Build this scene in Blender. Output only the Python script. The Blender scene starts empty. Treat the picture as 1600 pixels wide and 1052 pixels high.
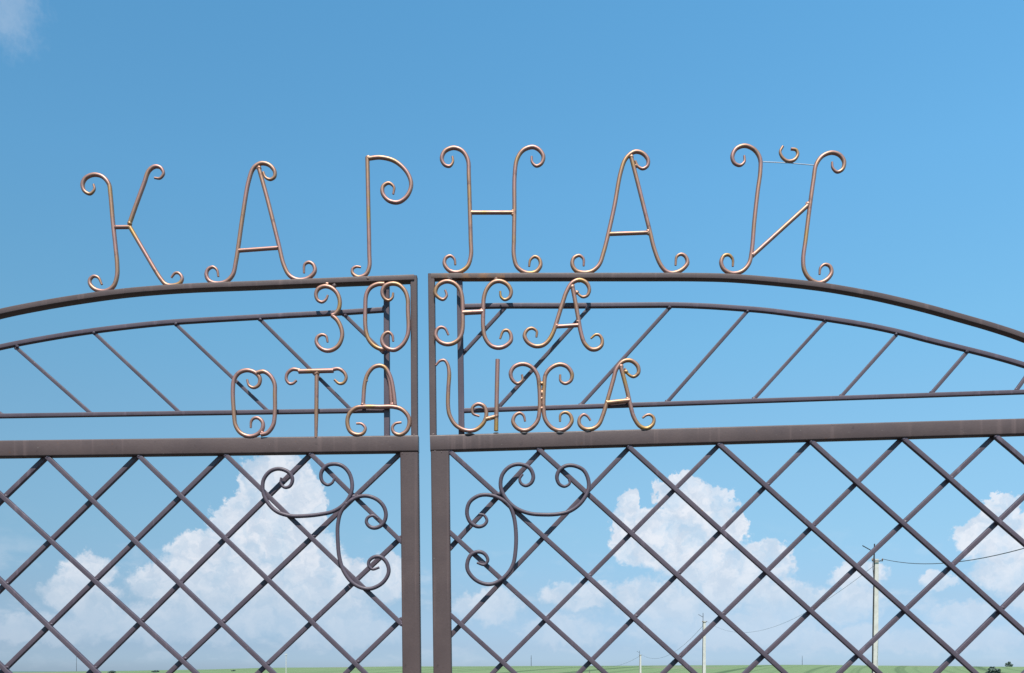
import bpy, bmesh, math, random
from mathutils import Vector, noise
random.seed(7)
S = bpy.context.scene
COL = S.collection
R = math.radians

# ------------------------------------------------------------------ camera
EYE = 1.5            # eye height, metres
D = 2.6              # distance of the gate's front face
F = D / 0.0018       # focal length in drawing units (1600 units wide): one unit is 1.8 mm on the gate
CX, CY = 800.0, 1046.0   # the eye's own level in the drawing
cam_d = bpy.data.cameras.new('camera')
cam = bpy.data.objects.new('camera', cam_d); COL.objects.link(cam)
cam.location = (0, 0, EYE); cam.rotation_euler = (R(90), 0, 0)
cam_d.sensor_width = 36; cam_d.lens = 36 * F / 1600
cam_d.shift_y = (CY - 526) / 1600
cam_d.clip_start = 0.05; cam_d.clip_end = 20000
S.camera = cam

def at(u, v, Y=D):
    """a point of the drawing, at distance Y, in metres"""
    return Vector(((u - CX) * Y / F, Y, EYE + (CY - v) * Y / F))

# ------------------------------------------------------------------ light
SUN_EL, SUN_AZ = 60.0, 183.0        # azimuth clockwise from +Y (the view direction)
sd = bpy.data.lights.new('sun', 'SUN'); sun = bpy.data.objects.new('sun', sd); COL.objects.link(sun)
sd.energy = 4.6; sd.angle = R(0.53); sd.color = (1.0, 0.955, 0.88)
sdir = Vector((math.sin(R(SUN_AZ)) * math.cos(R(SUN_EL)), math.cos(R(SUN_AZ)) * math.cos(R(SUN_EL)), math.sin(R(SUN_EL))))
sun.rotation_euler = sdir.to_track_quat('Z', 'Y').to_euler()
S.view_settings.view_transform = 'Standard'; S.view_settings.look = 'None'
S.view_settings.exposure = 0.5; S.view_settings.gamma = 1; S.view_settings.use_curve_mapping = False
S.render.engine = 'CYCLES'
S.cycles.use_denoising = True
S.cycles.max_bounces = 6

W = bpy.data.worlds.new('World'); S.world = W; W.use_nodes = True
nt = W.node_tree; nt.nodes.clear()
def N(t, **k):
    n = nt.nodes.new(t)
    for a, b in k.items(): setattr(n, a, b)
    return n
def put(sock, v):
    if isinstance(v, bpy.types.NodeSocket): nt.links.new(v, sock)
    elif v is not None: sock.default_value = v
def M(op, a, b=None, c=None, clamp=False):
    n = N('ShaderNodeMath', operation=op, use_clamp=clamp)
    for i, v in enumerate((a, b, c)):
        if v is not None: put(n.inputs[i], v)
    return n.outputs[0]
def V(op, a, b=None, c=None):
    n = N('ShaderNodeVectorMath', operation=op)
    for i, v in enumerate((a, b, c)):
        if v is not None: put(n.inputs[i], v)
    return n.outputs['Value'] if op in ('LENGTH', 'DOT_PRODUCT') else n.outputs[0]
def smooth(x, lo, hi, a=0.0, b=1.0):
    n = N('ShaderNodeMapRange', interpolation_type='SMOOTHSTEP')
    for i, v in enumerate((x, lo, hi, a, b)): put(n.inputs[i], v)
    return n.outputs[0]
def mixc(f, a, b, mode='MIX'):
    n = N('ShaderNodeMix', data_type='RGBA', blend_type=mode)
    put(n.inputs[0], f); put(n.inputs[6], a); put(n.inputs[7], b)
    return n.outputs[2]
def noise_(vec, scale, detail, rough=0.55, col=False):
    n = N('ShaderNodeTexNoise'); put(n.inputs['Vector'], vec)
    n.inputs['Scale'].default_value = scale; n.inputs['Detail'].default_value = detail; n.inputs['Roughness'].default_value = rough
    return n.outputs['Color' if col else 'Fac']

sky = N('ShaderNodeTexSky', sky_type='NISHITA', sun_disc=False)
sky.sun_elevation = R(SUN_EL); sky.sun_rotation = R(SUN_AZ)
sky.altitude = 100; sky.air_density = 1.0; sky.dust_density = 0.4; sky.ozone_density = 2.0
tc = N('ShaderNodeTexCoord').outputs['Generated']
sep = N('ShaderNodeSeparateXYZ'); put(sep.inputs[0], tc)
az = M('ARCTAN2', sep.outputs[0], sep.outputs[1])          # bearing from +Y
el = M('ARCSINE', sep.outputs[2])
comb = N('ShaderNodeCombineXYZ'); put(comb.inputs[0], az); put(comb.inputs[1], el)
P = comb.outputs[0]
def bearing(u, v):
    x, z = (u - CX) / F, (CY - v) / F
    return math.atan2(x, 1.0), math.atan2(z, math.hypot(1.0, x))
# cumulus: ellipses (centre, half sizes) in bearing and height, joined softly and broken up by noise
CLOUDS = [
 (432,765,62,58),(395,822,62,46),(468,800,42,52),(320,872,62,42),(430,870,110,58),(255,910,62,36),(350,925,120,42),(530,905,80,36),(598,905,42,38),(470,950,120,38),
 (138,893,42,30),(105,925,44,30),(150,942,50,28),
 (1062,768,40,27),(1098,792,52,36),(988,792,17,26),(990,835,42,44),(1070,845,88,58),(1140,828,26,26),(1195,880,42,34),(1130,905,95,48),(1215,940,66,36),(1050,940,110,40),
 (760,950,58,32),(880,985,70,30),
 (1340,900,44,28),(1320,945,70,32),
 (1562,800,34,28),(1548,838,58,36),(1590,850,60,46),(1565,892,60,34),(1620,915,54,42),(1515,960,70,26),(1680,860,80,60),(1740,930,120,50),
 (270,975,190,34),(520,985,120,30),(60,985,90,26),(1130,985,170,34),(1330,1000,120,24),(1460,905,34,18),(1490,1000,120,26),(900,930,60,26),
 (-110,930,90,50),(-200,960,120,50),
]
warp = noise_(P, 26, 5, 0.55, True)
warp = V('SUBTRACT', warp, (0.5, 0.5, 0.5))
warp2 = V('SUBTRACT', noise_(P, 95, 5, 0.6, True), (0.5, 0.5, 0.5))
PW = V('MULTIPLY_ADD', warp, (0.034, 0.030, 0), P)
PW = V('MULTIPLY_ADD', warp2, (0.022, 0.020, 0), PW)
dist = None; tops = None
for (u, v, rx, ry) in CLOUDS:
    a, e = bearing(u, v)
    a2, _ = bearing(u + rx, v); _, e2 = bearing(u, v - ry)
    ix, iy = 1 / (a2 - a), 1 / (e2 - e)
    q = V('MULTIPLY_ADD', PW, (ix, iy, 0), (-a * ix, -e * iy, 0))
    l = V('LENGTH', q)
    dist = l if dist is None else M('SMOOTH_MIN', dist, l, 0.25)
fine = M('SUBTRACT', noise_(P, 210, 6, 0.62), 0.5)
body = M('SUBTRACT', 1.12, dist)
body = M('MULTIPLY_ADD', fine, 0.35, body)
edge = smooth(body, 0.0, smooth(el, R(2.5), R(9.5), 0.48, 0.15))     # crisp heads, softer flanks low down
# the lower parts thin out into the air near the skyline
thick = smooth(el, R(0.6), R(7.0), 0.36, 0.98)
lump = noise_(PW, 38, 6, 0.58)
cover = M('MULTIPLY', edge, thick)
cover = M('MULTIPLY', cover, smooth(lump, 0.28, 0.60, 0.55, 1.0))
# a thin layer of broken cloud low over the fields
strat = V('MULTIPLY', P, (1.0, 2.2, 1.0))
low = smooth(noise_(strat, 17, 7, 0.6), 0.50, 0.70)
low = M('MULTIPLY', low, smooth(el, R(9.5), R(3.0), 0.0, 0.40))
low = M('MULTIPLY', low, smooth(el, R(0.0), R(1.6), 0.35, 1.0))
# a faint wisp higher up
a, e = bearing(8, 18)
wq = V('MULTIPLY_ADD', PW, (1/0.040, 1/0.038, 0), (-a/0.040, -e/0.038, 0))
wl = M('SUBTRACT', 1.1, V('LENGTH', wq))
wisp = M('MULTIPLY', smooth(M('MULTIPLY_ADD', fine, 0.5, wl), 0.0, 0.9), 0.24)
cover = M('MAXIMUM', M('MAXIMUM', cover, low), wisp)
tone = smooth(noise_(PW, 46, 7, 0.64), 0.34, 0.64)
tone = M('MULTIPLY', tone, smooth(el, R(1.5), R(8.0), 0.35, 1.0))
cloud_col = mixc(tone, (3.30, 3.82, 4.50, 1), (4.50, 4.72, 5.12, 1))
TINT = [(35.26, (0.67, 1.233, 1.278)), (27.16, (0.686, 1.164, 1.183)), (19.06, (0.654, 0.986, 0.962)), (15.26, (0.624, 0.851, 0.839)), (11.51, (0.579, 0.732, 0.737)), (8.04, (0.485, 0.604, 0.654)), (4.12, (0.386, 0.451, 0.59)), (1.35, (0.327, 0.424, 0.702)), (0.63, (0.339, 0.462, 0.779))]   # (height in degrees, colour balance): a clean, cool summer sky, the same all round
cr = N('ShaderNodeValToRGB'); cr.color_ramp.interpolation = 'LINEAR'
while len(cr.color_ramp.elements) < len(TINT): cr.color_ramp.elements.new(0.5)
for e_, (h_, c_) in zip(cr.color_ramp.elements, sorted(TINT)):
    e_.position = h_ / 40; e_.color = tuple(x / 2 for x in c_) + (1,)
put(cr.inputs[0], M('DIVIDE', el, R(40)))
tint = mixc(1.0, cr.outputs[0], (1.97, 2.04, 2.00, 1), 'MULTIPLY')
side = M('SINE', az)                     # the whole sky is a little clearer and brighter towards the right
sidec = N('ShaderNodeCombineColor')
for i in range(3): put(sidec.inputs[i], M('MULTIPLY_ADD', side, 0.27, 1.0))
tint = mixc(1.0, tint, sidec.outputs[0], 'MULTIPLY')
clear = mixc(1.0, sky.outputs[0], tint, 'MULTIPLY')
cside = N('ShaderNodeCombineColor')
for i in range(3): put(cside.inputs[i], M('MULTIPLY_ADD', side, 0.07, 1.0))
cloud_col = mixc(1.0, cloud_col, cside.outputs[0], 'MULTIPLY')
final = mixc(cover, clear, cloud_col)
bg = N('ShaderNodeBackground'); put(bg.inputs[0], final); bg.inputs[1].default_value = 0.13
out = N('ShaderNodeOutputWorld'); nt.links.new(bg.outputs[0], out.inputs[0])

# ------------------------------------------------------------------ materials
def material(name):
    m = bpy.data.materials.new(name); m.use_nodes = True
    t = m.node_tree; b = t.nodes['Principled BSDF']
    return m, t, b
def nd(t, ty, **k):
    n = t.nodes.new(ty)
    for a, b in k.items(): setattr(n, a, b)
    return n
def tnoise(t, vec, scale, detail=4, rough=0.55):
    n = nd(t, 'ShaderNodeTexNoise'); t.links.new(vec, n.inputs['Vector'])
    n.inputs['Scale'].default_value = scale; n.inputs['Detail'].default_value = detail; n.inputs['Roughness'].default_value = rough
    return n.outputs['Fac']
def ramp(t, fac, lo, hi):
    n = nd(t, 'ShaderNodeMapRange', interpolation_type='SMOOTHSTEP'); t.links.new(fac, n.inputs[0])
    n.inputs[1].default_value = lo; n.inputs[2].default_value = hi
    return n.outputs[0]
def tmix(t, f, a, b):
    n = nd(t, 'ShaderNodeMix', data_type='RGBA')
    for i, v in ((0, f), (6, a), (7, b)):
        if isinstance(v, bpy.types.NodeSocket): t.links.new(v, n.inputs[i])
        else: n.inputs[i].default_value = v
    return n.outputs[2]
def mapped(t, sc):
    c = nd(t, 'ShaderNodeTexCoord'); m = nd(t, 'ShaderNodeMapping'); t.links.new(c.outputs['Object'], m.inputs[0])
    m.inputs['Scale'].default_value = sc
    return m.outputs[0]
def bump(t, b, h, strength, dist=0.001):
    n = nd(t, 'ShaderNodeBump'); t.links.new(h, n.inputs['Height']); n.inputs['Strength'].default_value = strength; n.inputs['Distance'].default_value = dist
    t.links.new(n.outputs[0], b.inputs['Normal'])

def brown_paint(name, lo, hi):
    m, t, b = material(name)
    o = mapped(t, (1, 1, 1))
    c = tmix(t, ramp(t, tnoise(t, o, 7, 6, 0.65), 0.35, 0.68), lo + (1,), hi + (1,))
    st = mapped(t, (34, 1, 1.3))                                    # pale runs of old paint and dust
    c = tmix(t, ramp(t, tnoise(t, st, 1.0, 4), 0.56, 0.78), c, tuple(x * 1.55 for x in hi) + (1,))
    c = tmix(t, ramp(t, tnoise(t, mapped(t, (3, 3, 3)), 18, 6, 0.7), 0.60, 0.74), c, tuple(x * 0.72 for x in lo) + (1,))   # grime
    c = tmix(t, ramp(t, tnoise(t, o, 150, 3), 0.71, 0.77), c, (0.19, 0.16, 0.14, 1))   # chips and specks
    c = tmix(t, ramp(t, tnoise(t, o, 55, 5, 0.65), 0.66, 0.74), c, (0.13, 0.062, 0.035, 1))   # rust coming through
    t.links.new(c, b.inputs['Base Color'])
    r = nd(t, 'ShaderNodeMapRange'); t.links.new(tnoise(t, o, 40, 4), r.inputs[0]); r.inputs[3].default_value = 0.36; r.inputs[4].default_value = 0.62
    t.links.new(r.outputs[0], b.inputs['Roughness'])
    bump(t, b, tnoise(t, o, 160, 4), 0.30, 0.0008)
    b.inputs['Specular IOR Level'].default_value = 0.36
    return m
def rusty_paint():
    m, t, b = material('rusty_paint')
    o = mapped(t, (1, 1, 1))
    c = tmix(t, ramp(t, tnoise(t, o, 22, 5), 0.40, 0.60), (0.085, 0.052, 0.042, 1), (0.185, 0.080, 0.032, 1))
    c = tmix(t, ramp(t, tnoise(t, o, 45, 4), 0.60, 0.72), c, (0.17, 0.14, 0.12, 1))
    t.links.new(c, b.inputs['Base Color']); b.inputs['Roughness'].default_value = 0.6
    bump(t, b, tnoise(t, o, 260, 4), 0.3, 0.0006)
    return m
def copper_paint():
    m, t, b = material('copper_paint')
    o = mapped(t, (1, 1, 1))
    c = tmix(t, ramp(t, tnoise(t, o, 9, 3), 0.40, 0.66), (0.36, 0.190, 0.158, 1), (0.36, 0.195, 0.115, 1))
    c = tmix(t, ramp(t, tnoise(t, mapped(t, (1.3, 1, 0.8)), 11, 3), 0.52, 0.72), c, (0.39, 0.220, 0.065, 1))
    c = tmix(t, ramp(t, tnoise(t, o, 38, 5, 0.65), 0.56, 0.74), c, (0.19, 0.105, 0.085, 1))
    c = tmix(t, ramp(t, tnoise(t, o, 170, 3), 0.72, 0.80), c, (0.22, 0.13, 0.10, 1))
    t.links.new(c, b.inputs['Base Color'])
    b.inputs['Metallic'].default_value = 0.55
    r = nd(t, 'ShaderNodeMapRange'); t.links.new(tnoise(t, o, 60, 4), r.inputs[0]); r.inputs[3].default_value = 0.34; r.inputs[4].default_value = 0.58
    t.links.new(r.outputs[0], b.inputs['Roughness'])
    bump(t, b, tnoise(t, o, 120, 2), 0.06, 0.0006)
    return m
def plain(name, col, rough=0.7, metal=0.0, var=0.25, scale=4):
    m, t, b = material(name)
    o = mapped(t, (1, 1, 1))
    c2 = tuple(x * (1 - var) for x in col) + (1,)
    c = tmix(t, ramp(t, tnoise(t, o, scale, 6), 0.3, 0.7), tuple(col) + (1,), c2)
    t.links.new(c, b.inputs['Base Color']); b.inputs['Roughness'].default_value = rough; b.inputs['Metallic'].default_value = metal
    return m
BROWN = brown_paint('brown_paint', (0.082, 0.054, 0.050), (0.100, 0.066, 0.060))
BARS = brown_paint('brown_grey_paint', (0.078, 0.057, 0.071), (0.098, 0.073, 0.088))     # the thin bars, a slightly bluer and greyer brown
RUSTY, COPPER = rusty_paint(), copper_paint()
WIRE = plain('galvanised_wire', (0.45, 0.45, 0.46), 0.45, 0.6)
CONCRETE = plain('pole_concrete', (0.56, 0.52, 0.47), 0.9, 0, 0.18, 3)
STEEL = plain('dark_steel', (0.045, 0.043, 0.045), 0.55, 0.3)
CABLE = plain('cable_sheath', (0.10, 0.10, 0.11), 0.6)
GLAZE = plain('insulator_glaze', (0.30, 0.16, 0.09), 0.25)
LEAF = plain('leaf_green', (0.105, 0.155, 0.125), 0.75, 0, 0.5, 2)
BARK = plain('bark', (0.09, 0.07, 0.05), 0.9)
WOOD = plain('grey_wood', (0.14, 0.13, 0.12), 0.9)

# ------------------------------------------------------------------ builders
def link(name, bm, mat, parent=None, origin=None, smooth_angle=40):
    me = bpy.data.meshes.new(name)
    o0 = origin if origin is not None else (WORLD[parent.name] if parent is not None else Vector((0, 0, 0)))
    if o0.length: bmesh.ops.translate(bm, verts=bm.verts, vec=-o0)
    bm.normal_update(); bm.to_mesh(me); bm.free()
    for p in me.polygons: p.use_smooth = True
    me.set_sharp_from_angle(angle=R(smooth_angle))
    me.materials.append(mat)
    o = bpy.data.objects.new(name, me); COL.objects.link(o)
    if parent is not None:
        o.parent = parent; o.location = o0 - WORLD[parent.name]
        WORLD[o.name] = o0
    else:
        o.location = o0; WORLD[o.name] = o0
    return o
WORLD = {}
def thing(name, label, cat, loc, group=None):
    o = bpy.data.objects.new(name, None); COL.objects.link(o); o.location = loc
    o.empty_display_size = 0.2
    o['label'] = label; o['category'] = cat
    if group: o['group'] = group
    WORLD[o.name] = Vector(loc)
    return o

def spline(pts, n=6):
    """Catmull-Rom through the points (tuples of floats)"""
    if len(pts) < 3: return [Vector(p) for p in pts]
    P_ = [Vector(p) for p in pts]
    P_ = [P_[0] * 2 - P_[1]] + P_ + [P_[-1] * 2 - P_[-2]]
    out = []
    for i in range(1, len(P_) - 2):
        p0, p1, p2, p3 = P_[i-1], P_[i], P_[i+1], P_[i+2]
        t0 = 0; t1 = t0 + max((p1-p0).length, 1e-6) ** .5; t2 = t1 + max((p2-p1).length, 1e-6) ** .5; t3 = t2 + max((p3-p2).length, 1e-6) ** .5
        for k in range(n):
            t = t1 + (t2 - t1) * k / n
            a1 = p0*((t1-t)/(t1-t0)) + p1*((t-t0)/(t1-t0)); a2 = p1*((t2-t)/(t2-t1)) + p2*((t-t1)/(t2-t1)); a3 = p2*((t3-t)/(t3-t2)) + p3*((t-t2)/(t3-t2))
            b1 = a1*((t2-t)/(t2-t0)) + a2*((t-t0)/(t2-t0)); b2 = a2*((t3-t)/(t3-t1)) + a3*((t-t1)/(t3-t1))
            out.append(b1*((t2-t)/(t2-t1)) + b2*((t-t1)/(t2-t1)))
    out.append(P_[-2])
    return out

def circle(r, n=12):
    return [(r * math.cos(2*math.pi*k/n), r * math.sin(2*math.pi*k/n)) for k in range(n)]
def rect(w, d, c=0.002, seg=3):
    """rounded rectangle: w in the gate's plane, d front to back"""
    out = []
    for cx, cy, a0 in ((w/2-c, d/2-c, 0), (-w/2+c, d/2-c, 90), (-w/2+c, -d/2+c, 180), (w/2-c, -d/2+c, 270)):
        for k in range(seg + 1):
            a = R(a0 + 90 * k / seg); out.append((cx + c*math.cos(a), cy + c*math.sin(a)))
    return out
def sweep(bm, pts, sec, taper=None, depth=Vector((0, 1, 0))):
    """sweep a section along 3-D points; its first axis lies across the run, the second along `depth`"""
    rings = []
    n = len(pts)
    for i, p in enumerate(pts):
        t = (pts[min(i+1, n-1)] - pts[max(i-1, 0)]).normalized()
        a = depth.cross(t).normalized(); b = t.cross(a).normalized()
        k = taper(i / (n - 1)) if taper else 1.0
        rings.append([bm.verts.new(p + a * (x * k) + b * (y * k)) for x, y in sec])
    m = len(sec)
    for i in range(n - 1):
        for j in range(m):
            bm.faces.new((rings[i][j], rings[i][(j+1) % m], rings[i+1][(j+1) % m], rings[i+1][j]))
    bm.faces.new(rings[0][::-1]); bm.faces.new(rings[-1])
def bead(bm, p, r, sq=(1, 0.8, 1)):
    """a lump of weld"""
    g = bmesh.ops.create_icosphere(bm, subdivisions=2, radius=r)
    o = Vector((random.random()*90, random.random()*90, 0))
    for v in g['verts']:
        k = 1 + 0.35 * noise.noise(v.co / r * 1.3 + o)
        v.co = Vector((v.co.x*sq[0], v.co.y*sq[1], v.co.z*sq[2])) * k + p
def box(bm, lo, hi):
    g = bmesh.ops.create_cube(bm, size=1)
    for v in g['verts']:
        v.co = Vector(((lo[i] + hi[i]) / 2 + v.co[i] * (hi[i] - lo[i]) for i in range(3))) if False else Vector([(lo[i] + hi[i]) / 2 + v.co[i] * (hi[i] - lo[i]) for i in range(3)])

# ------------------------------------------------------------------ ground
SKYLINE = [(-900,1050),(0,1051),(160,1049),(280,1047),(450,1043.5),(660,1041.5),(900,1040.5),(1100,1039.5),(1250,1039),(1400,1040.5),(1600,1042),(2600,1046)]
def lerp_table(T, x):
    if x <= T[0][0]: return T[0][1]
    for (a, b), (c, d) in zip(T, T[1:]):
        if x <= c:
            k = (x - a) / (c - a); k = k*k*(3-2*k)
            return b + (d - b) * k
    return T[-1][1]
CREST = 620.0
def ground_z(x, y):
    r = math.hypot(x, y)
    if r < 1: return 0.0
    front = max(y / r, 0.35)
    u = CX + F * (x / r) / front
    zc = EYE + (CY - lerp_table(SKYLINE, u)) * CREST * front / F
    def ss(a, b, t):
        t = min(max((t - a) / (b - a), 0), 1); return t*t*(3-2*t)
    z = -3.4 * ss(50, 210, r)
    z += (zc + 3.4) * ss(230, CREST, r)
    z -= (16 + zc) * ss(CREST + 30, 2600, r)
    z += 0.25 * noise.noise(Vector((x / 90, y / 90, 0))) * ss(80, 300, r)
    return z
bm = bmesh.new()
radii = [0, 2, 4, 7, 12, 20, 32, 48, 70, 100, 135, 175, 215, 260, 310, 360, 410, 450, 480, 505, 525, 545, 560, 575, 590, 602, 612, 620, 630, 645, 670, 720, 800, 1000, 1400, 2000, 3000, 5000, 9000]
NA = 240
prev = None
c0 = bm.verts.new((0, 0, 0))
for r in radii[1:]:
    ring = []
    for k in range(NA):
        a = 2 * math.pi * k / NA
        x, y = r * math.sin(a), r * math.cos(a)
        ring.append(bm.verts.new((x, y, ground_z(x, y))))
    for k in range(NA):
        if prev is None: bm.faces.new((c0, ring[(k+1) % NA], ring[k]))
        else: bm.faces.new((prev[k], prev[(k+1) % NA], ring[(k+1) % NA], ring[k]))
    prev = ring
m, t, b = material('field_crops')
o = mapped(t, (1, 1, 1))
sp = nd(t, 'ShaderNodeSeparateXYZ'); t.links.new(o, sp.inputs[0])
def tm(op, a, b_=None):
    n = nd(t, 'ShaderNodeMath', operation=op)
    for i, v in enumerate((a, b_)):
        if v is None: continue
        if isinstance(v, bpy.types.NodeSocket): t.links.new(v, n.inputs[i])
        else: n.inputs[i].default_value = v
    return n.outputs[0]
curve = tm('ADD', tm('MULTIPLY', sp.outputs[1], 0.36), tm('MULTIPLY', tm('POWER', tm('MAXIMUM', tm('SUBTRACT', sp.outputs[1], 380), 0.0), 2.0), 0.0005))   # tramlines bend with the slope
uu = tm('SUBTRACT', sp.outputs[0], curve)
cb = nd(t, 'ShaderNodeCombineXYZ'); t.links.new(uu, cb.inputs[0])
n1 = nd(t, 'ShaderNodeTexNoise'); n1.inputs['Scale'].default_value = 0.10; n1.inputs['Detail'].default_value = 3; t.links.new(cb.outputs[0], n1.inputs['Vector'])
c = tmix(t, ramp(t, n1.outputs['Fac'], 0.36, 0.50), (0.070, 0.108, 0.050, 1), (0.145, 0.200, 0.095, 1))
c = tmix(t, ramp(t, tnoise(t, mapped(t, (1, 0.4, 1)), 0.016, 3), 0.55, 0.72), c, (0.175, 0.18, 0.115, 1))
c = tmix(t, ramp(t, tnoise(t, o, 0.5, 6), 0.5, 0.8), c, (0.10, 0.135, 0.07, 1))
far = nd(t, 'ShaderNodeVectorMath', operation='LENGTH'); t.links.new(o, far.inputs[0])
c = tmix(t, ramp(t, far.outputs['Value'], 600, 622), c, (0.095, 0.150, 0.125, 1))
c = tmix(t, ramp(t, far.outputs['Value'], 45, 20), c, (0.055, 0.048, 0.042, 1))   # unseen ground round the gate, darkened as bare earth to cut bounce light
t.links.new(c, b.inputs['Base Color']); b.inputs['Roughness'].default_value = 0.95; b.inputs['Specular IOR Level'].default_value = 0.1
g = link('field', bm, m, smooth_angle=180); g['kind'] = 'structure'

# ------------------------------------------------------------------ gate
ROD = 0.0060
RAIL_D = 0.030                   # depth of the main tubes, front face at D
BAR_Y1, BAR_Y2 = D + 0.0095, D + 0.0255     # lattice: bars falling to the right in front, the others behind
LET_ON_Y = D + 0.003              # letters standing on the rails
LET_Y = D - 0.0068               # letters welded against the front of the frame
SCR_Y = D - 0.0045
TOP_Y = D + 0.014

def bar(name, pts, w, d, y, parent, mat=BROWN, beads=(), c=0.002, n=5, label=None):
    bm = bmesh.new()
    sweep(bm, [at(p.x, p.y, y) for p in spline(pts, n)], rect(w, d, c))
    for (u, v, r) in beads: bead(bm, at(u, v, y - d/2 + 0.003), r)
    o = link(name, bm, mat, parent)
    if label: o['label'] = label
    return o
def rod(name, pts, r, y, parent, mat, tips=(1, 1), beads=(), n=7, label=None, tilt=0.0):
    """a round rod bent along the points; tips: how far the ends are drawn out thin"""
    bm = bmesh.new()
    q = spline(pts, n)
    L = [0]
    for a, b in zip(q, q[1:]): L.append(L[-1] + (b - a).length)
    tot = L[-1]
    m3 = [at(p.x, p.y, y + tilt * i / len(q)) for i, p in enumerate(q)]
    idx = {round(i / (len(q) - 1), 9): L[i] for i in range(len(q))}
    def tp(f):
        s = L[min(int(round(f * (len(q) - 1))), len(q) - 1)]
        k = 1.0
        if tips[0] < 1: k = min(k, tips[0] + (1 - tips[0]) * min(s / 40.0, 1))
        if tips[1] < 1: k = min(k, tips[1] + (1 - tips[1]) * min((tot - s) / 40.0, 1))
        return k
    sweep(bm, m3, circle(r), tp)
    for (u, v, rr) in beads: bead(bm, at(u, v, y - 0.001), rr)
    o = link(name, bm, mat, parent)
    if label: o['label'] = label
    return o
def zoomed(ox, oy, s):
    return lambda *pts: [(ox + x / s, oy + y / s, 0) for x, y in pts]

left = thing('gate_leaf', 'brown metal gate leaf left of the gap, large copper letters К, А, Р on its arch', 'gate', at(640, 1046 + 790, D + 0.015))
right = thing('gate_leaf', 'brown metal gate leaf right of the gap, rust on its arch end, copper letters Н, А, Й', 'gate', at(690, 1046 + 790, D + 0.015))
MID = D + RAIL_D / 2
BOTTOM = 1046 + 760
# --- left frame
bar('stile', [(640.2, 708.6), (651.5, BOTTOM)], 0.0515, RAIL_D, MID, left, beads=((629, 709.5, 0.005), (636, 710, 0.004), (645, 709, 0.004)), c=0.004)
bar('rail', [(654.3, 694.6), (-380, 707.6)], 0.0465, RAIL_D, MID, left, c=0.004)
bar('rail', [(628, BOTTOM - 14), (-352, BOTTOM - 4)], 0.0465, RAIL_D, MID, left, c=0.004)
bar('stile', [(-366, 640), (-366, BOTTOM)], 0.0515, RAIL_D, MID + 0.001, left, c=0.004)
bar('arched_rail', [(648, 436.6), (560, 440), (500, 442.4), (400, 446.5), (300, 450.4), (240, 454.3), (190, 459), (120, 468.6), (60, 478.7), (0, 491), (-120, 524), (-240, 572), (-366, 640)], 0.0160, 0.031, D + 0.0155, left, c=0.002,
    beads=((522, 447, 0.007), (575, 436, 0.006), (600, 445, 0.005)))
bar('upper_stile', [(647.0, 433), (648.0, 682)], 0.0185, 0.024, MID, left, beads=((647, 681, 0.006), (643, 446, 0.004)))
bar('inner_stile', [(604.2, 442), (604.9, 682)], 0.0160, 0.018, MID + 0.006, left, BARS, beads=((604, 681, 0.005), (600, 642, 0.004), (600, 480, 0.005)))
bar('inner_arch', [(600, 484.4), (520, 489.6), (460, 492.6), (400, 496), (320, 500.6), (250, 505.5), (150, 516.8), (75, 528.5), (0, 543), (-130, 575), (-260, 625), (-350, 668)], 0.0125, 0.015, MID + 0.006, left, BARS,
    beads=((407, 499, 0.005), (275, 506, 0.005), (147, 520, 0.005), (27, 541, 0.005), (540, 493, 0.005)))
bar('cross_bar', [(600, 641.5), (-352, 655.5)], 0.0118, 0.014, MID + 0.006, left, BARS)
def diag(a, b, parent):
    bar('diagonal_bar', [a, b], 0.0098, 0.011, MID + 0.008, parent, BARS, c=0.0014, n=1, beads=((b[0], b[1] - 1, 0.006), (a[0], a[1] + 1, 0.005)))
for a, b in (((25, 543), (144, 648)), ((147, 520), (282, 646)), ((275, 507), (420, 644)), ((406, 499), (549, 641)), ((537, 491), (599, 551)), ((-100, 571), (5, 650)), ((-225, 612), (-172, 651))):
    diag(a, b, left)
# --- right frame
bar('stile', [(687.9, 706.5), (700.6, BOTTOM)], 0.0515, RAIL_D, MID, right, beads=((680, 706, 0.004), (690, 706.5, 0.004), (699, 707, 0.004)), c=0.004)
bar('rail', [(672.6, 694.2), (1720, 664.6)], 0.0450, RAIL_D, MID, right, c=0.004)
bar('rail', [(714, BOTTOM - 14), (1690, BOTTOM - 30)], 0.0450, RAIL_D, MID, right, c=0.004)
bar('stile', [(1706, 590), (1704, BOTTOM - 16)], 0.0515, RAIL_D, MID + 0.001, right, c=0.004)
ARCH_R = [(674, 433.8), (800, 433.4), (1000, 433.2), (1090, 433.4), (1140, 434.8), (1200, 439.3), (1260, 445.6), (1300, 451), (1360, 461.8), (1400, 470.6), (1450, 483), (1500, 497), (1550, 511.5), (1595, 526.5), (1650, 550), (1706, 592)]
def split_arch(lo, hi):
    q = [p for p in spline(ARCH_R, 24) if lo <= p.x <= hi]
    return [(p.x, p.y, 0) for p in q]
bar('arched_rail', split_arch(673, 792), 0.0153, 0.025, MID, right, RUSTY, beads=((703, 436, 0.007), (775, 437, 0.007), (720, 430, 0.004)), n=1, label='rusty brown end of the arched rail below the letter Н')
bar('arched_rail', split_arch(786, 1800), 0.0156, 0.0254, MID, right, n=2, beads=((905, 438, 0.007),))
bar('upper_stile', [(674.3, 430), (677.1, 682)], 0.0185, 0.024, MID, right, beads=((677, 680, 0.006), (677, 440, 0.004)))
bar('inner_stile', [(718.2, 440), (721.3, 680)], 0.0165, 0.018, MID + 0.006, right, BARS, beads=((726, 548, 0.005), (721, 641, 0.004)))
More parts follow.
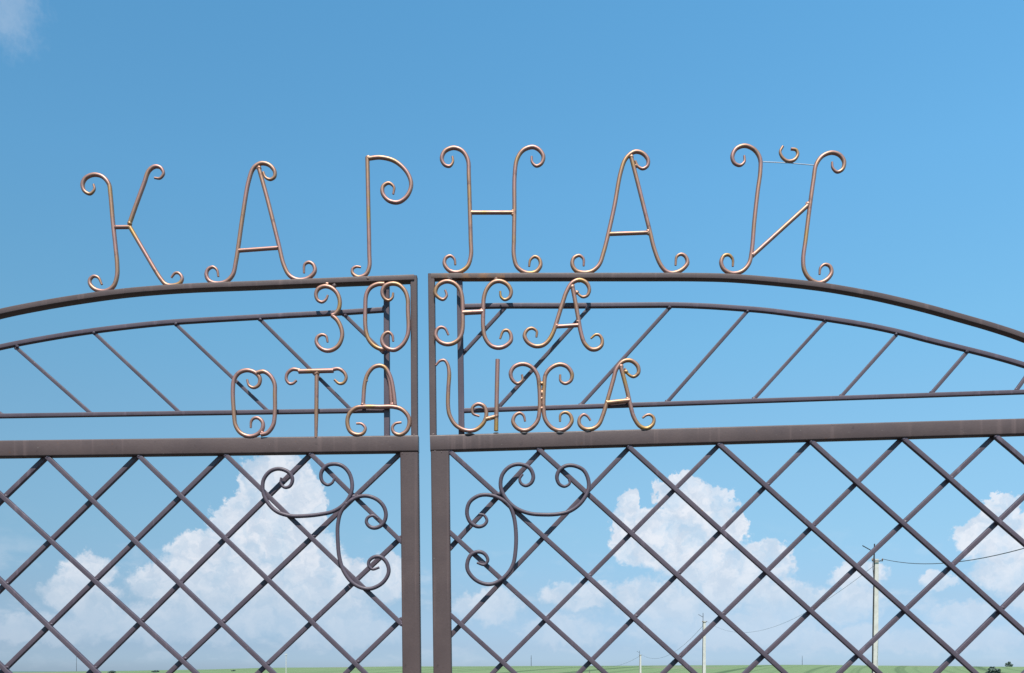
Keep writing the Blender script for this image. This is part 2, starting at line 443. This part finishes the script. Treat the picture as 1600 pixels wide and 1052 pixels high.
bar('inner_arch', [(722, 479.6), (780, 478.2), (900, 478), (1000, 477.2), (1050, 477), (1100, 478.6), (1150, 481.8), (1200, 486), (1260, 494), (1300, 499.7), (1350, 508), (1400, 518.4), (1450, 531.4), (1500, 543.8), (1550, 556.4), (1597, 570), (1650, 588), (1690, 604)], 0.0125, 0.015, MID + 0.006, right, BARS,
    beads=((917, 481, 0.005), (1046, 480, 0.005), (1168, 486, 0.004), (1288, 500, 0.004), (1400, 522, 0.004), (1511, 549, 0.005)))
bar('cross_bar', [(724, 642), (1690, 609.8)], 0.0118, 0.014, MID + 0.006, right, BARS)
for a, b in (((790, 480), (723, 553)), ((920, 482), (777, 639)), ((1047, 480), (907, 634)), ((1169, 485), (1042, 629)), ((1289, 502), (1178, 624)), ((1400, 524), (1314, 620)), ((1512, 549), (1455, 615)), ((1612, 576), (1588, 610))):
    diag(a, b, right)
# --- lattice: measured bars, then the same spacing on to the hinge side and the foot of each leaf
def clip(m, c, x0, x1, top, bot):
    """the run of v = m*u + c between two uprights and below a rail / above the foot"""
    n = 4000; inside = []
    for k in range(n + 1):
        u = x0 + (x1 - x0) * k / n; v = m * u + c
        if top(u) <= v <= bot(u): inside.append((u, v))
    return (inside[0], inside[-1]) if len(inside) > 20 else None
def lattice(parent, falling, rising, x0, x1, top, bot):
    ris = [((b[1] - a[1]) / (b[0] - a[0]), a[1] - (b[1] - a[1]) / (b[0] - a[0]) * a[0]) for a, b in rising]
    for fam, yy in ((falling, BAR_Y1), (rising, BAR_Y2)):
        lines = []
        for (a, b) in fam:
            m_ = (b[1] - a[1]) / (b[0] - a[0]); lines.append((m_, a[1] - m_ * a[0]))
        m_ = sum(l[0] for l in lines) / len(lines)
        um = (x0 + x1) / 2
        vs = sorted(l[0] * um + l[1] for l in lines)
        gap = (vs[-1] - vs[0]) / (len(vs) - 1)
        lo, hi = vs[0] - gap, vs[-1] + gap
        while lo > -1500: lines.append((m_, lo - m_ * um)); lo -= gap
        while hi < 4500: lines.append((m_, hi - m_ * um)); hi += gap
        for (mm, cc) in lines:
            s = clip(mm, cc, x0, x1, top, bot)
            if not s: continue
            (u0, v0), (u1, v1) = s
            ends = [(u0, v0, 0.0055), (u1, v1, 0.0055)] if (v0 < 1060 or v1 < 1060) else []
            joints = []
            if fam is falling:
                for (m2, c2) in ris:
                    ux = (c2 - cc) / (mm - m2)
                    if u0 + 12 < ux < u1 - 12 and mm * ux + cc < 1075 and random.random() < 0.8:
                        joints.append((ux + random.uniform(2.5, 4.5), mm * ux + cc - random.uniform(2.0, 3.5), random.uniform(0.0032, 0.0048)))
            w_ = random.uniform(-0.7, 0.7); k_ = random.uniform(-0.5, 0.5)
            run = [(u0 + (u1 - u0) * q, v0 + (v1 - v0) * q + w_ * math.sin(math.pi * q) + k_ * math.sin(3 * math.pi * q), 0) for q in (0, .2, .4, .6, .8, 1)]
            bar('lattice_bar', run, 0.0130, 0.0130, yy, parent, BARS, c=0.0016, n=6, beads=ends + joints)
lattice(left,
    [((5, 910), (147, 1046)), ((2.5, 774), (285, 1032)), ((78, 718), (415, 1040)), ((222, 717), (555, 1037)), ((357, 715), (622, 970)), ((490, 714), (622.5, 842))],
    [((68, 719), (2, 783)), ((210, 718), (8, 914)), ((345, 715), (10, 1043)), ((482, 714), (146, 1046)), ((620, 714), (285, 1033)), ((622, 845), (416, 1040)), ((622, 973), (555, 1038))],
    -352, 628, lambda u: 707 - (u - 640) * 0.0126, lambda u: BOTTOM - 26)
lattice(right,
    [((706, 963), (785, 1035)), ((705, 834), (924, 1032)), ((707.5, 710), (1060, 1029)), ((846.6, 707), (1195, 1023)), ((985, 701), (1341, 1023)), ((1127, 697.5), (1492, 1023.5)), ((1270, 692.5), (1597, 984)), ((1413.7, 688), (1595, 845)), ((1558, 684.5), (1597, 718))],
    [((842, 708), (706, 854)), ((980, 703), (710, 987)), ((1121, 698), (786, 1036)), ((1262, 694), (924, 1032)), ((1402.5, 692), (1061, 1027)), ((1548, 687), (1195, 1023)), ((1597, 779), (1341, 1023)), ((1597, 919), (1492, 1023))],
    701, 1692, lambda u: 706 - (u - 672) * 0.0268, lambda u: BOTTOM - 32)
# --- scrolls on the lattice
z = zoomed(380, 690, 4.207)
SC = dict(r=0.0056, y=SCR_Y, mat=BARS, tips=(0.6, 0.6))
rod('scroll', z((250,238),(247,275),(272,302),(305,295),(324,255),(305,208),(240,180),(180,195),(135,250),(130,325),(160,400),(220,460),(310,489),(400,490),(500,480),(590,460),(660,415),(705,350),(716,280),(695,205),(650,160),(595,148),(545,162),(512,210),(520,262),(555,286),(585,272),(601,240)), parent=left, beads=((553, 776, 0.006),), **SC)
rod('scroll', z((888,508),(855,487),(818,502),(810,530),(832,560),(870,568),(915,545),(938,490),(925,430),(880,382),(810,358),(740,370),(680,412),(640,470),(622,550),(622,650),(632,760),(660,850),(720,930),(790,965),(850,965),(920,925),(956,860),(945,800),(905,760),(860,760),(828,785),(825,815),(850,840),(895,828)), parent=left, beads=((541, 787, 0.006),), **SC)
z = zoomed(660, 690, 4.207)
rod('scroll', z((660,215),(640,245),(648,275),(680,291),(715,272),(729,230),(705,175),(640,150),(575,165),(525,220),(515,300),(545,370),(610,435),(700,472),(800,481),(900,476),(975,455),(1045,400),(1090,320),(1090,250),(1060,190),(1000,160),(945,160),(900,190),(884,235),(900,280),(935,296),(968,275),(962,245)), parent=right, beads=((779, 772, 0.006),), **SC)
rod('scroll', z((372,478),(405,485),(424,520),(405,550),(365,560),(315,530),(293,470),(310,400),(370,357),(440,352),(510,375),(570,420),(600,490),(615,600),(612,720),(595,810),(550,880),(480,930),(420,938),(350,910),(300,850),(295,800),(320,745),(370,725),(410,740),(430,780),(408,810),(358,797)), parent=right, beads=((795, 789, 0.006),), **SC)

# --- letters
def letter(parent, label, y, main, *rest):
    """main: the first bent rod; rest: ('stroke' | 'crossbar' | 'curl' | 'wire', points, options)"""
    k = dict(r=ROD, tips=(1, 1), beads=()); k.update(main[1])
    o = rod('letter', main[0], k['r'], y, parent, COPPER, k['tips'], k['beads'])
    o['label'] = label
    for nm, pts, op in rest:
        k = dict(r=ROD, tips=(1, 1), beads=(), dy=0.0, mat=COPPER); k.update(op)
        rod(nm, pts, k['r'], y + k['dy'], o, k['mat'], k['tips'], k['beads'])
T2 = dict(tips=(0.52, 0.52)); TE = dict(tips=(1, 0.52)); TS = dict(tips=(0.52, 1))
CB = dict(r=0.0056)
def pt(z, x, y, r=0.006):
    p = z((x, y))[0]; return (p[0], p[1], r)

z = zoomed(0, 220, 4.0)
letter(left, 'copper scrolled letter К, first of the top row', TOP_Y,
  (z((585,272),(590,305),(562,333),(528,315),(516,275),(535,235),(585,213),(640,225),(680,270),(691,340),(705,500),(722,660),(733,780),(731,850),(708,912),(660,940),(600,932),(565,900),(562,870),(585,848),(615,856),(637,900)), dict(T2, beads=(pt(z,722,541),))),
  ('stroke', z((965,233),(1000,235),(1022,205),(1005,170),(968,162),(930,190),(900,270),(850,405),(810,518)), dict(TS, beads=(pt(z,810,520,0.007),))),
  ('stroke', z((812,540),(900,690),(1010,870),(1040,900),(1085,906),(1125,890),(1139,860),(1120,830),(1095,828),(1070,857)), TE),
  ('crossbar', z((722,541),(812,540)), CB))
z = zoomed(300, 220, 4.0)
letter(left, 'copper scrolled letter А between К and Р', TOP_Y,
  (z((165,850),(156,808),(130,790),(100,805),(90,840),(110,878),(160,893),(215,880),(255,838),(274,760),(287,680),(320,450),(354,255),(385,172),(432,142),(482,152),(516,190),(516,225),(490,243),(460,230),(445,195)), T2),
  ('stroke', z((418,172),(470,360),(540,640),(575,780),(610,843),(665,870),(730,858),(768,815),(758,775),(730,760),(704,775),(700,828)), dict(TE, beads=(pt(z,420,172,0.007),))),
  ('crossbar', z((288,688),(540,670)), dict(CB, beads=(pt(z,292,687), pt(z,538,670)))))
letter(left, 'copper scrolled letter Р at the end of the left leaf', TOP_Y,
  (z((1096,104),(1102,400),(1108,700),(1108,790),(1085,838),(1040,853),(1005,830),(1003,803),(1025,788),(1056,791)), dict(TE, beads=(pt(z,1100,108,0.007),))),
  ('stroke', z((1100,112),(1180,105),(1270,130),(1345,200),(1370,275),(1345,345),(1290,385),(1230,375),(1192,330),(1195,285),(1230,265),(1262,290),(1258,335)), TE))
z = zoomed(660, 200, 4.0)
letter(right, 'copper scrolled letter Н at the start of the right leaf', TOP_Y,
  (z((188,178),(190,215),(170,240),(140,232),(121,195),(140,147),(195,125),(250,145),(284,200),(290,300),(297,520),(302,700),(303,800),(280,868),(225,903),(170,893),(138,850),(145,815),(175,800),(200,820),(206,857)), T2),
  ('stroke', z((683,178),(686,215),(712,239),(745,222),(756,180),(732,140),(690,120),(630,140),(592,195),(577,290),(575,520),(572,700),(572,800),(592,868),(645,905),(705,902),(738,860),(730,820),(703,805),(675,825),(667,867)), T2),
  ('crossbar', z((300,530),(572,530)), dict(CB, beads=(pt(z,306,528), pt(z,566,522), pt(z,568,540)))))
letter(right, 'copper scrolled letter А between Н and Й', TOP_Y,
  (z((1008,864),(1006,818),(980,798),(945,815),(937,855),(960,893),(1010,906),(1060,896),(1105,855),(1132,780),(1160,670),(1200,490),(1240,275),(1272,192),(1327,150),(1377,160),(1410,200),(1406,238),(1378,256),(1348,242),(1330,205)), T2),
  ('stroke', z((1304,180),(1350,360),(1420,640),(1450,760),(1488,855),(1525,898),(1565,908),(1620,888),(1656,845),(1645,805),(1618,790),(1590,805),(1582,860)), dict(TE, beads=(pt(z,1305,182,0.007), pt(z,1335,238,0.005)))),
  ('crossbar', z((1163,664),(1415,655)), dict(CB, beads=(pt(z,1168,660), pt(z,1412,645), pt(z,1415,660)))))
z = zoomed(1000, 200, 4.0)
letter(right, 'copper scrolled letter Й with a curl hung on a wire', TOP_Y,
  (z((652,173),(652,213),(625,235),(590,220),(577,180),(600,132),(655,112),(712,135),(749,190),(752,270),(735,400),(715,580),(697,780),(680,850),(635,898),(575,910),(525,885),(507,840),(525,800),(555,795),(579,820),(580,867)), T2),
  ('stroke', z((1200,213),(1204,250),(1232,276),(1265,260),(1276,215),(1250,172),(1200,155),(1140,177),(1101,230),(1085,320),(1060,500),(1035,700),(1020,820),(1027,890),(1060,943),(1115,969),(1165,950),(1197,905),(1186,865),(1155,854),(1128,875),(1122,917)), T2),
  ('stroke', z((700,802),(1052,482)), dict(beads=(pt(z,705,795,0.007), pt(z,1050,475,0.007)))),
  ('curl', z((893,115),(876,150),(890,185),(925,209),(965,200),(986,165),(975,138),(943,132)), dict(r=0.0052, tips=(0.7, 0.8))),
  ('wire', z((768,212),(850,216),(870,217),(935,220),(980,224),(1085,233)), dict(r=0.0012, mat=WIRE)))
z = zoomed(460, 420, 6.154)
letter(left, 'small copper letter З under the arched rail', LET_Y,
  (z((322,255),(303,298),(265,322),(225,303),(207,250),(230,195),(290,170),(355,185),(410,235),(436,310),(426,390),(390,438),(362,450)), dict(TS, beads=(pt(z,370,448),pt(z,312,150,0.006)))),
  ('stroke', z((362,450),(415,500),(455,590),(457,660),(422,740),(360,783),(300,788),(240,755),(211,700),(225,655),(265,635),(305,650),(320,708)), TE))
letter(left, 'small copper letter О overlapping the inner stile', LET_Y,
  (z((865,148),(800,150),(730,185),(692,250),(682,380),(688,600),(720,690),(775,748),(840,775),(870,770)), dict(beads=(pt(z,855,150,0.005), pt(z,855,772,0.006)))),
  ('stroke', z((950,232),(942,280),(905,306),(865,285),(844,225),(870,170),(930,145),(1000,155),(1060,210),(1089,290),(1092,400),(1097,580),(1085,650),(1040,730),(970,780),(910,775),(860,740),(842,680),(865,630),(905,612),(940,640),(951,700)), dict(T2, dy=-0.004)))
z = zoomed(660, 420, 5.333)
letter(right, 'small copper letter Н at the upper stile', LET_Y,
  (z((190,178),(202,225),(175,257),(140,245),(108,205),(130,140),(195,107),(260,120),(310,170),(331,240),(336,370),(332,520),(310,580),(260,620),(200,630),(140,605),(111,555),(125,505),(155,488),(190,500),(217,553)), T2),
  ('stroke', z((648,188),(655,235),(685,259),(725,240),(739,190),(710,135),(650,105),(590,115),(540,165),(513,240),(507,350),(507,500),(525,580),(570,640),(630,660),(690,645),(737,600),(735,545),(710,515),(675,520),(647,585)), T2),
  ('crossbar', z((335,368),(505,360)), dict(r=0.0068, beads=(pt(z,340,370,0.007), pt(z,490,350,0.006)))))
letter(right, 'small copper letter А under the arched rail', LET_Y,
  (z((950,572),(952,522),(915,497),(875,510),(851,555),(875,610),(935,645),(1000,640),(1050,600),(1090,530),(1120,440),(1170,280),(1202,190),(1247,120),(1310,95),(1367,120),(1391,175),(1375,222),(1335,236),(1285,200)), dict(T2, beads=(pt(z,1288,198,0.006),))),
  ('stroke', z((1250,150),(1275,280),(1300,420),(1320,530),(1350,620),(1400,669),(1450,672),(1492,640),(1497,590),(1475,555),(1445,550),(1403,582)), dict(TE, beads=(pt(z,1250,150,0.007), pt(z,1298,440,0.006)))),
  ('crossbar', z((1118,483),(1298,472)), dict(CB, beads=(pt(z,1122,478,0.007),))))
z = zoomed(340, 550, 4.444)
letter(left, 'small copper letter О leftmost of the bottom row', LET_ON_Y,
  (z((205,192),(218,233),(250,249),(285,230),(294,185),(265,147),(205,128),(150,145),(116,190),(106,260),(115,440),(125,510),(160,563),(220,587),(275,573),(311,535),(313,490),(285,461),(255,460),(235,480),(230,528)), dict(T2, beads=(pt(z,308,560,0.006), pt(z,275,148,0.005)))),
  ('stroke', z((272,145),(320,137),(365,165),(395,220),(398,300),(397,440),(385,510),(345,563),(300,576)), dict(dy=-0.003)))
letter(left, 'small copper letter Т standing on the rail', LET_ON_Y,
  (z((688,140),(686,400),(683,596)), dict(tips=(1, 0.75), beads=(pt(z,688,150,0.008),))),
  ('crossbar', z((562,136),(805,130)), dict(r=0.0068, dy=-0.001)),
  ('curl', z((575,128),(520,122),(485,150),(477,190),(500,221),(525,218),(549,198)), dict(r=0.0052, tips=(1, 0.7), beads=(pt(z,570,132),))),
  ('curl', z((790,125),(840,118),(880,145),(893,180),(875,215),(845,221),(811,193)), dict(r=0.0052, tips=(1, 0.7), beads=(pt(z,795,128),))))
letter(left, 'small copper letter Д on scrolled feet beside the gap', LET_ON_Y,
  (z((963,498),(1000,500),(1026,530),(1010,565),(965,575),(920,550),(901,490),(915,430),(960,390),(1020,381),(1130,382),(1220,382),(1280,400),(1325,450),(1331,500),(1310,550),(1265,576),(1225,560),(1214,525),(1235,498),(1277,490)), T2),
  ('stroke', z((1010,372),(1022,220),(1045,150),(1085,106),(1130,96),(1165,112),(1200,175),(1222,280),(1232,370)), dict(beads=(pt(z,1010,366,0.007), pt(z,1035,200,0.004)), r=0.0058)),
  ('stroke', z((1172,118),(1196,220),(1208,370)), dict(r=0.005, dy=0.003, beads=(pt(z,1214,366,0.007),))))
z = zoomed(660, 540, 4.2105)
letter(right, 'small copper letter Ы with its hook against the upper stile', LET_ON_Y,
  (z((88,132),(115,102),(145,98),(166,125),(176,180),(171,280),(169,400),(180,460),(220,525),(290,560),(350,555),(402,510),(421,450),(405,400),(365,385),(330,408),(333,448),(375,466)), dict(T2, r=0.0058)),
  ('stroke', z((495,92),(490,300),(485,562)), dict(r=0.0062, beads=(pt(z,484,465,0.008),))),
  ('crossbar', z((418,485),(484,468)), dict(r=0.0062, beads=(pt(z,440,480,0.007),))))
letter(right, 'small copper letter Х of two joined curves', LET_ON_Y,
  (z((655,192),(657,228),(625,251),(590,222),(581,180),(605,140),(660,122),(715,140),(755,190),(768,260),(771,430),(755,500),(710,548),(665,560),(620,540),(596,500),(610,460),(640,445),(665,460),(676,500)), T2),
  ('stroke', z((906,192),(910,235),(940,251),(975,232),(984,190),(955,142),(905,125),(850,145),(812,190),(801,270),(798,430),(810,490),(850,540),(905,560),(955,540),(983,495),(970,455),(940,440),(910,455),(905,502)), dict(T2, beads=(pt(z,785,250,0.006), pt(z,788,310,0.007), pt(z,785,350,0.006), pt(z,785,415,0.007)))))
letter(right, 'small copper letter А standing on the rail, last of the bottom row', LET_ON_Y,
  (z((1106,494),(1085,465),(1060,455),(1034,480),(1034,520),(1070,550),(1120,548),(1160,520),(1187,460),(1215,370),(1255,230),(1277,155),(1322,105),(1372,100),(1416,135),(1421,180),(1390,206),(1352,187),(1330,150)), dict(T2, beads=(pt(z,1340,172,0.006),))),
  ('stroke', z((1305,140),(1345,290),(1370,400),(1390,470),(1430,530),(1475,546),(1515,520),(1523,480),(1500,457),(1475,458),(1448,477)), dict(TE, beads=(pt(z,1306,138,0.007),))),
  ('crossbar', z((1213,378),(1362,362)), dict(r=0.0070, beads=(pt(z,1216,374,0.007), pt(z,1350,352,0.007)))))

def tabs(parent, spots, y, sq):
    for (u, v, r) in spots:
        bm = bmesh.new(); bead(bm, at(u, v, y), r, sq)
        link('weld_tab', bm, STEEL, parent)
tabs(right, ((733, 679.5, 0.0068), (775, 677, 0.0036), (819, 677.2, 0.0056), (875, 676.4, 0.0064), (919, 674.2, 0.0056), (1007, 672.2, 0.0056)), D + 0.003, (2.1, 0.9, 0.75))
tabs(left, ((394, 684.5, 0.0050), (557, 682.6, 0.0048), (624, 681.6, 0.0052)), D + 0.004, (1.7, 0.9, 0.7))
for par, spots in ((left, ((164, 457.5), (271, 448.5), (342, 445), (466, 440), (561, 436))), (right, ((714, 430), (820, 429.5), (912, 429.5), (1052, 430), (1144, 431.5), (1279, 445)))):
    for (u, v) in spots:
        bm = bmesh.new(); bead(bm, at(u, v, TOP_Y - 0.002), 0.0052, (1.8, 1.0, 0.6)); link('weld_tab', bm, RUSTY, par)
# ------------------------------------------------------------------ poles
def pole_at(u, Y): 
    x = (u - CX) * Y / F
    return Vector((x, Y, ground_z(x, Y)))
def utility_pole(loc, top_z, label, lean=0.0, wide=0.31):
    H = top_z - loc.z
    t_ = thing('utility_pole', label, 'utility pole', loc, 'poles of the power line across the field')
    L = lambda x, y, h: loc + Vector((x + lean * (H - h), y, h))
    bm = bmesh.new()
    sweep(bm, [L(0.10, 0, -0.4), L(0.10, 0, H * 0.5), L(0.10, 0, H * 0.90)], rect(wide, wide * 0.8, 0.03), lambda f: 1 - 0.30 * f)
    link('post', bm, CONCRETE, t_)
    bm = bmesh.new(); q = wide / 2 + 0.02
    sweep(bm, [L(-q + 0.10, -0.02, -0.3), L(-q * 0.9 + 0.10, -0.02, H * 0.5), L(-q * 0.75 + 0.10, -0.02, H)], circle(0.038, 8))
    link('steel_pipe', bm, STEEL, t_)
    bm = bmesh.new()
    sweep(bm, [L(-0.75, -0.03, H * 0.955 + 0.30), L(-0.05, -0.03, H * 0.945)], circle(0.03, 8))
    link('stay_arm', bm, STEEL, t_)
    bm = bmesh.new()
    sweep(bm, [L(-0.22, -0.16, H * 0.885), L(0.42, -0.16, H * 0.885)], rect(0.045, 0.045, 0.008))
    ca = link('crossarm', bm, STEEL, t_)
    for dx in (-0.20, 0.40):
        bm = bmesh.new()
        for h, r in ((0.03, 0.03), (0.07, 0.045), (0.12, 0.035)): bmesh.ops.create_uvsphere(bm, u_segments=8, v_segments=6, radius=r, matrix=__import__('mathutils').Matrix.Translation(L(dx, -0.16, H * 0.885 + h)))
        link('insulator', bm, GLAZE, ca)
    bm = bmesh.new()
    sweep(bm, [L(-0.08, -0.1, H * 0.955), L(-0.18, -0.16, H * 0.85), L(-0.08, -0.1, H * 0.76)], circle(0.018, 6))
    link('loop_of_cable', bm, CABLE, t_)
    return L(0.40, -0.16, H * 0.885 + 0.12)
p1, p2, p3 = pole_at(1367, 55), pole_at(1099.5, 129), pole_at(1000, 215)
a1 = utility_pole(p1, EYE + (CY - 850) * 55 / F, 'tall pale concrete utility pole behind the right leaf, nearest of the line', -0.012)
a2 = utility_pole(p2, EYE + (CY - 958) * 129 / F, 'middle concrete utility pole of the line, behind the lattice', -0.005, 0.46)
a3 = utility_pole(p3, EYE + (CY - 1017) * 215 / F, 'small distant utility pole left of the middle one', 0.0, 0.50)
def cable(a, b, sag, r, label, t0=0.0, t1=1.0):
    pts = [a.lerp(b, t) - Vector((0, 0, 4 * sag * t * (1 - t))) for t in [t0 + (t1 - t0) * k / 40 for k in range(41)]]
    bm = bmesh.new(); sweep(bm, pts, circle(r, 6), depth=Vector((0, 0, 1)).cross((b - a).normalized()))
    o = link('power_cable', bm, CABLE, origin=a.copy()); o['label'] = label; o['category'] = 'cable'; o['group'] = 'cables of the power line'
a0 = Vector((14.0, 0.0, a1.z + 2.0))        # the line goes on past the right of the viewer
cable(a1, a0, 3.0, 0.018, 'cable sagging from the nearest pole to the right edge')
cable(a1, a2, 2.8, 0.011, 'thin cable sagging between nearest and middle pole')
cable(a2, a3, 2.6, 0.020, 'thin cable sagging between middle and small distant pole')
a4 = Vector((a3.x - 4, a3.y + 86, ground_z(a3.x - 4, a3.y + 86) + 6))
cable(a3, a4, 1.8, 0.024, 'faint cable falling away left of the distant pole')

def mast(u, Y, top_v, label, r, mat, arms=()):
    loc = pole_at(u, Y)
    H = EYE + (CY - top_v) * Y / F - loc.z
    t_ = thing('pole', label, 'pole', loc)
    bm = bmesh.new(); sweep(bm, [loc + Vector((0, 0, -0.3)), loc + Vector((0, 0, H))], circle(r, 8), lambda f: 1 - 0.4 * f, Vector((0, 1, 0)))
    link('shaft', bm, mat, t_)
    for (h, w) in arms:
        bm = bmesh.new(); sweep(bm, [loc + Vector((-w, -r, H * h)), loc + Vector((w, -r, H * h))], rect(0.16, 0.16, 0.02))
        link('arm', bm, mat, t_)
mast(447, 300, 1021, 'faint pale pole with short arm behind the left lattice', 0.17, CONCRETE, ((0.95, 0.5),))
mast(119.5, 560, 1023, 'hair-thin dark pole at the far left skyline', 0.13, STEEL)
mast(1253.5, 600, 1025, 'thin dark pole on the skyline between two utility poles', 0.16, STEEL, ((0.45, 0.22),))
mast(830, 600, 1024, 'thin grey pole on the skyline right of the stiles', 0.18, STEEL, ((0.72, 0.3),))
mast(921, 330, 1046, 'short dark post low in the field', 0.20, WOOD)

# ------------------------------------------------------------------ trees and bushes
def bush(u, Y, w, top, label, name='bush', cone=0.0, cat=None):
    """w, h in drawing units; the crown is a mass of leaf clumps"""
    k = Y / F
    loc = pole_at(u, Y); w *= k; h = EYE + (CY - top) * k - loc.z
    t_ = thing(name, label, cat or name, loc)
    bm = bmesh.new()
    sweep(bm, [loc + Vector((0, 0, -0.2)), loc + Vector((0.05, 0, h * 0.45)), loc + Vector((0, 0.02, h * 0.8))], circle(w * 0.045, 7), lambda f: 1 - 0.7 * f)
    for q in range(4):
        a = q * 1.7; e = loc + Vector((math.cos(a) * w * .28, math.sin(a) * w * .28, h * (0.45 + 0.1 * q)))
        sweep(bm, [loc + Vector((0, 0, h * 0.2)), e], circle(w * 0.018, 5), depth=Vector((math.sin(a), -math.cos(a), 0)))
    link('trunk', bm, BARK, t_)
    rnd = random.Random(u)
    lobes = [(rnd.uniform(-.32, .32), rnd.uniform(-.32, .32), rnd.uniform(.25, .8), rnd.uniform(.16, .28)) for _ in range(9)] + [(0, 0, .78, .2), (0, 0, .4, .3)]
    bm = bmesh.new()
    for (lx, ly, lz, lr) in lobes:
        sh = (1 - cone * lz) * (1 + 0.5 * cone)
        for _ in range(60):
            d = Vector((rnd.gauss(0, 1), rnd.gauss(0, 1), rnd.gauss(0, 1))).normalized() * lr * rnd.uniform(.55, 1.05)
            c = loc + Vector(((lx * sh + d.x * sh) * w, (ly * sh + d.y * sh) * w, max((lz * (1 - 0.15 * cone) + d.z) * h, 0.05)))
            s = w * rnd.uniform(.04, .08)
            n_ = (d + Vector((rnd.uniform(-.7, .7), rnd.uniform(-.7, .7), rnd.uniform(-.2, .9)))).normalized()
            a = n_.orthogonal().normalized(); b_ = n_.cross(a)
            vs = [bm.verts.new(c + a * (s * math.cos(q)) + b_ * (s * .7 * math.sin(q))) for q in (0, 1.3, 2.5, 3.8, 5.0)]
            bm.faces.new(vs)
    link('crown', bm, LEAF, t_, smooth_angle=180)
bush(1576, 600, 14, 1032.5, 'small dark pointed tree on the right skyline', 'tree', 0.9)
bush(1551, 330, 25, 1041.5, 'wide dark bush low in the field at the right')
bush(175, 470, 13, 1048, 'low dark bush, leftmost in the far field')
bush(243, 470, 12, 1047.5, 'low dark bush, second from the left in the far field')
bush(365, 470, 8, 1047, 'small round dark bush left of the pale pole')
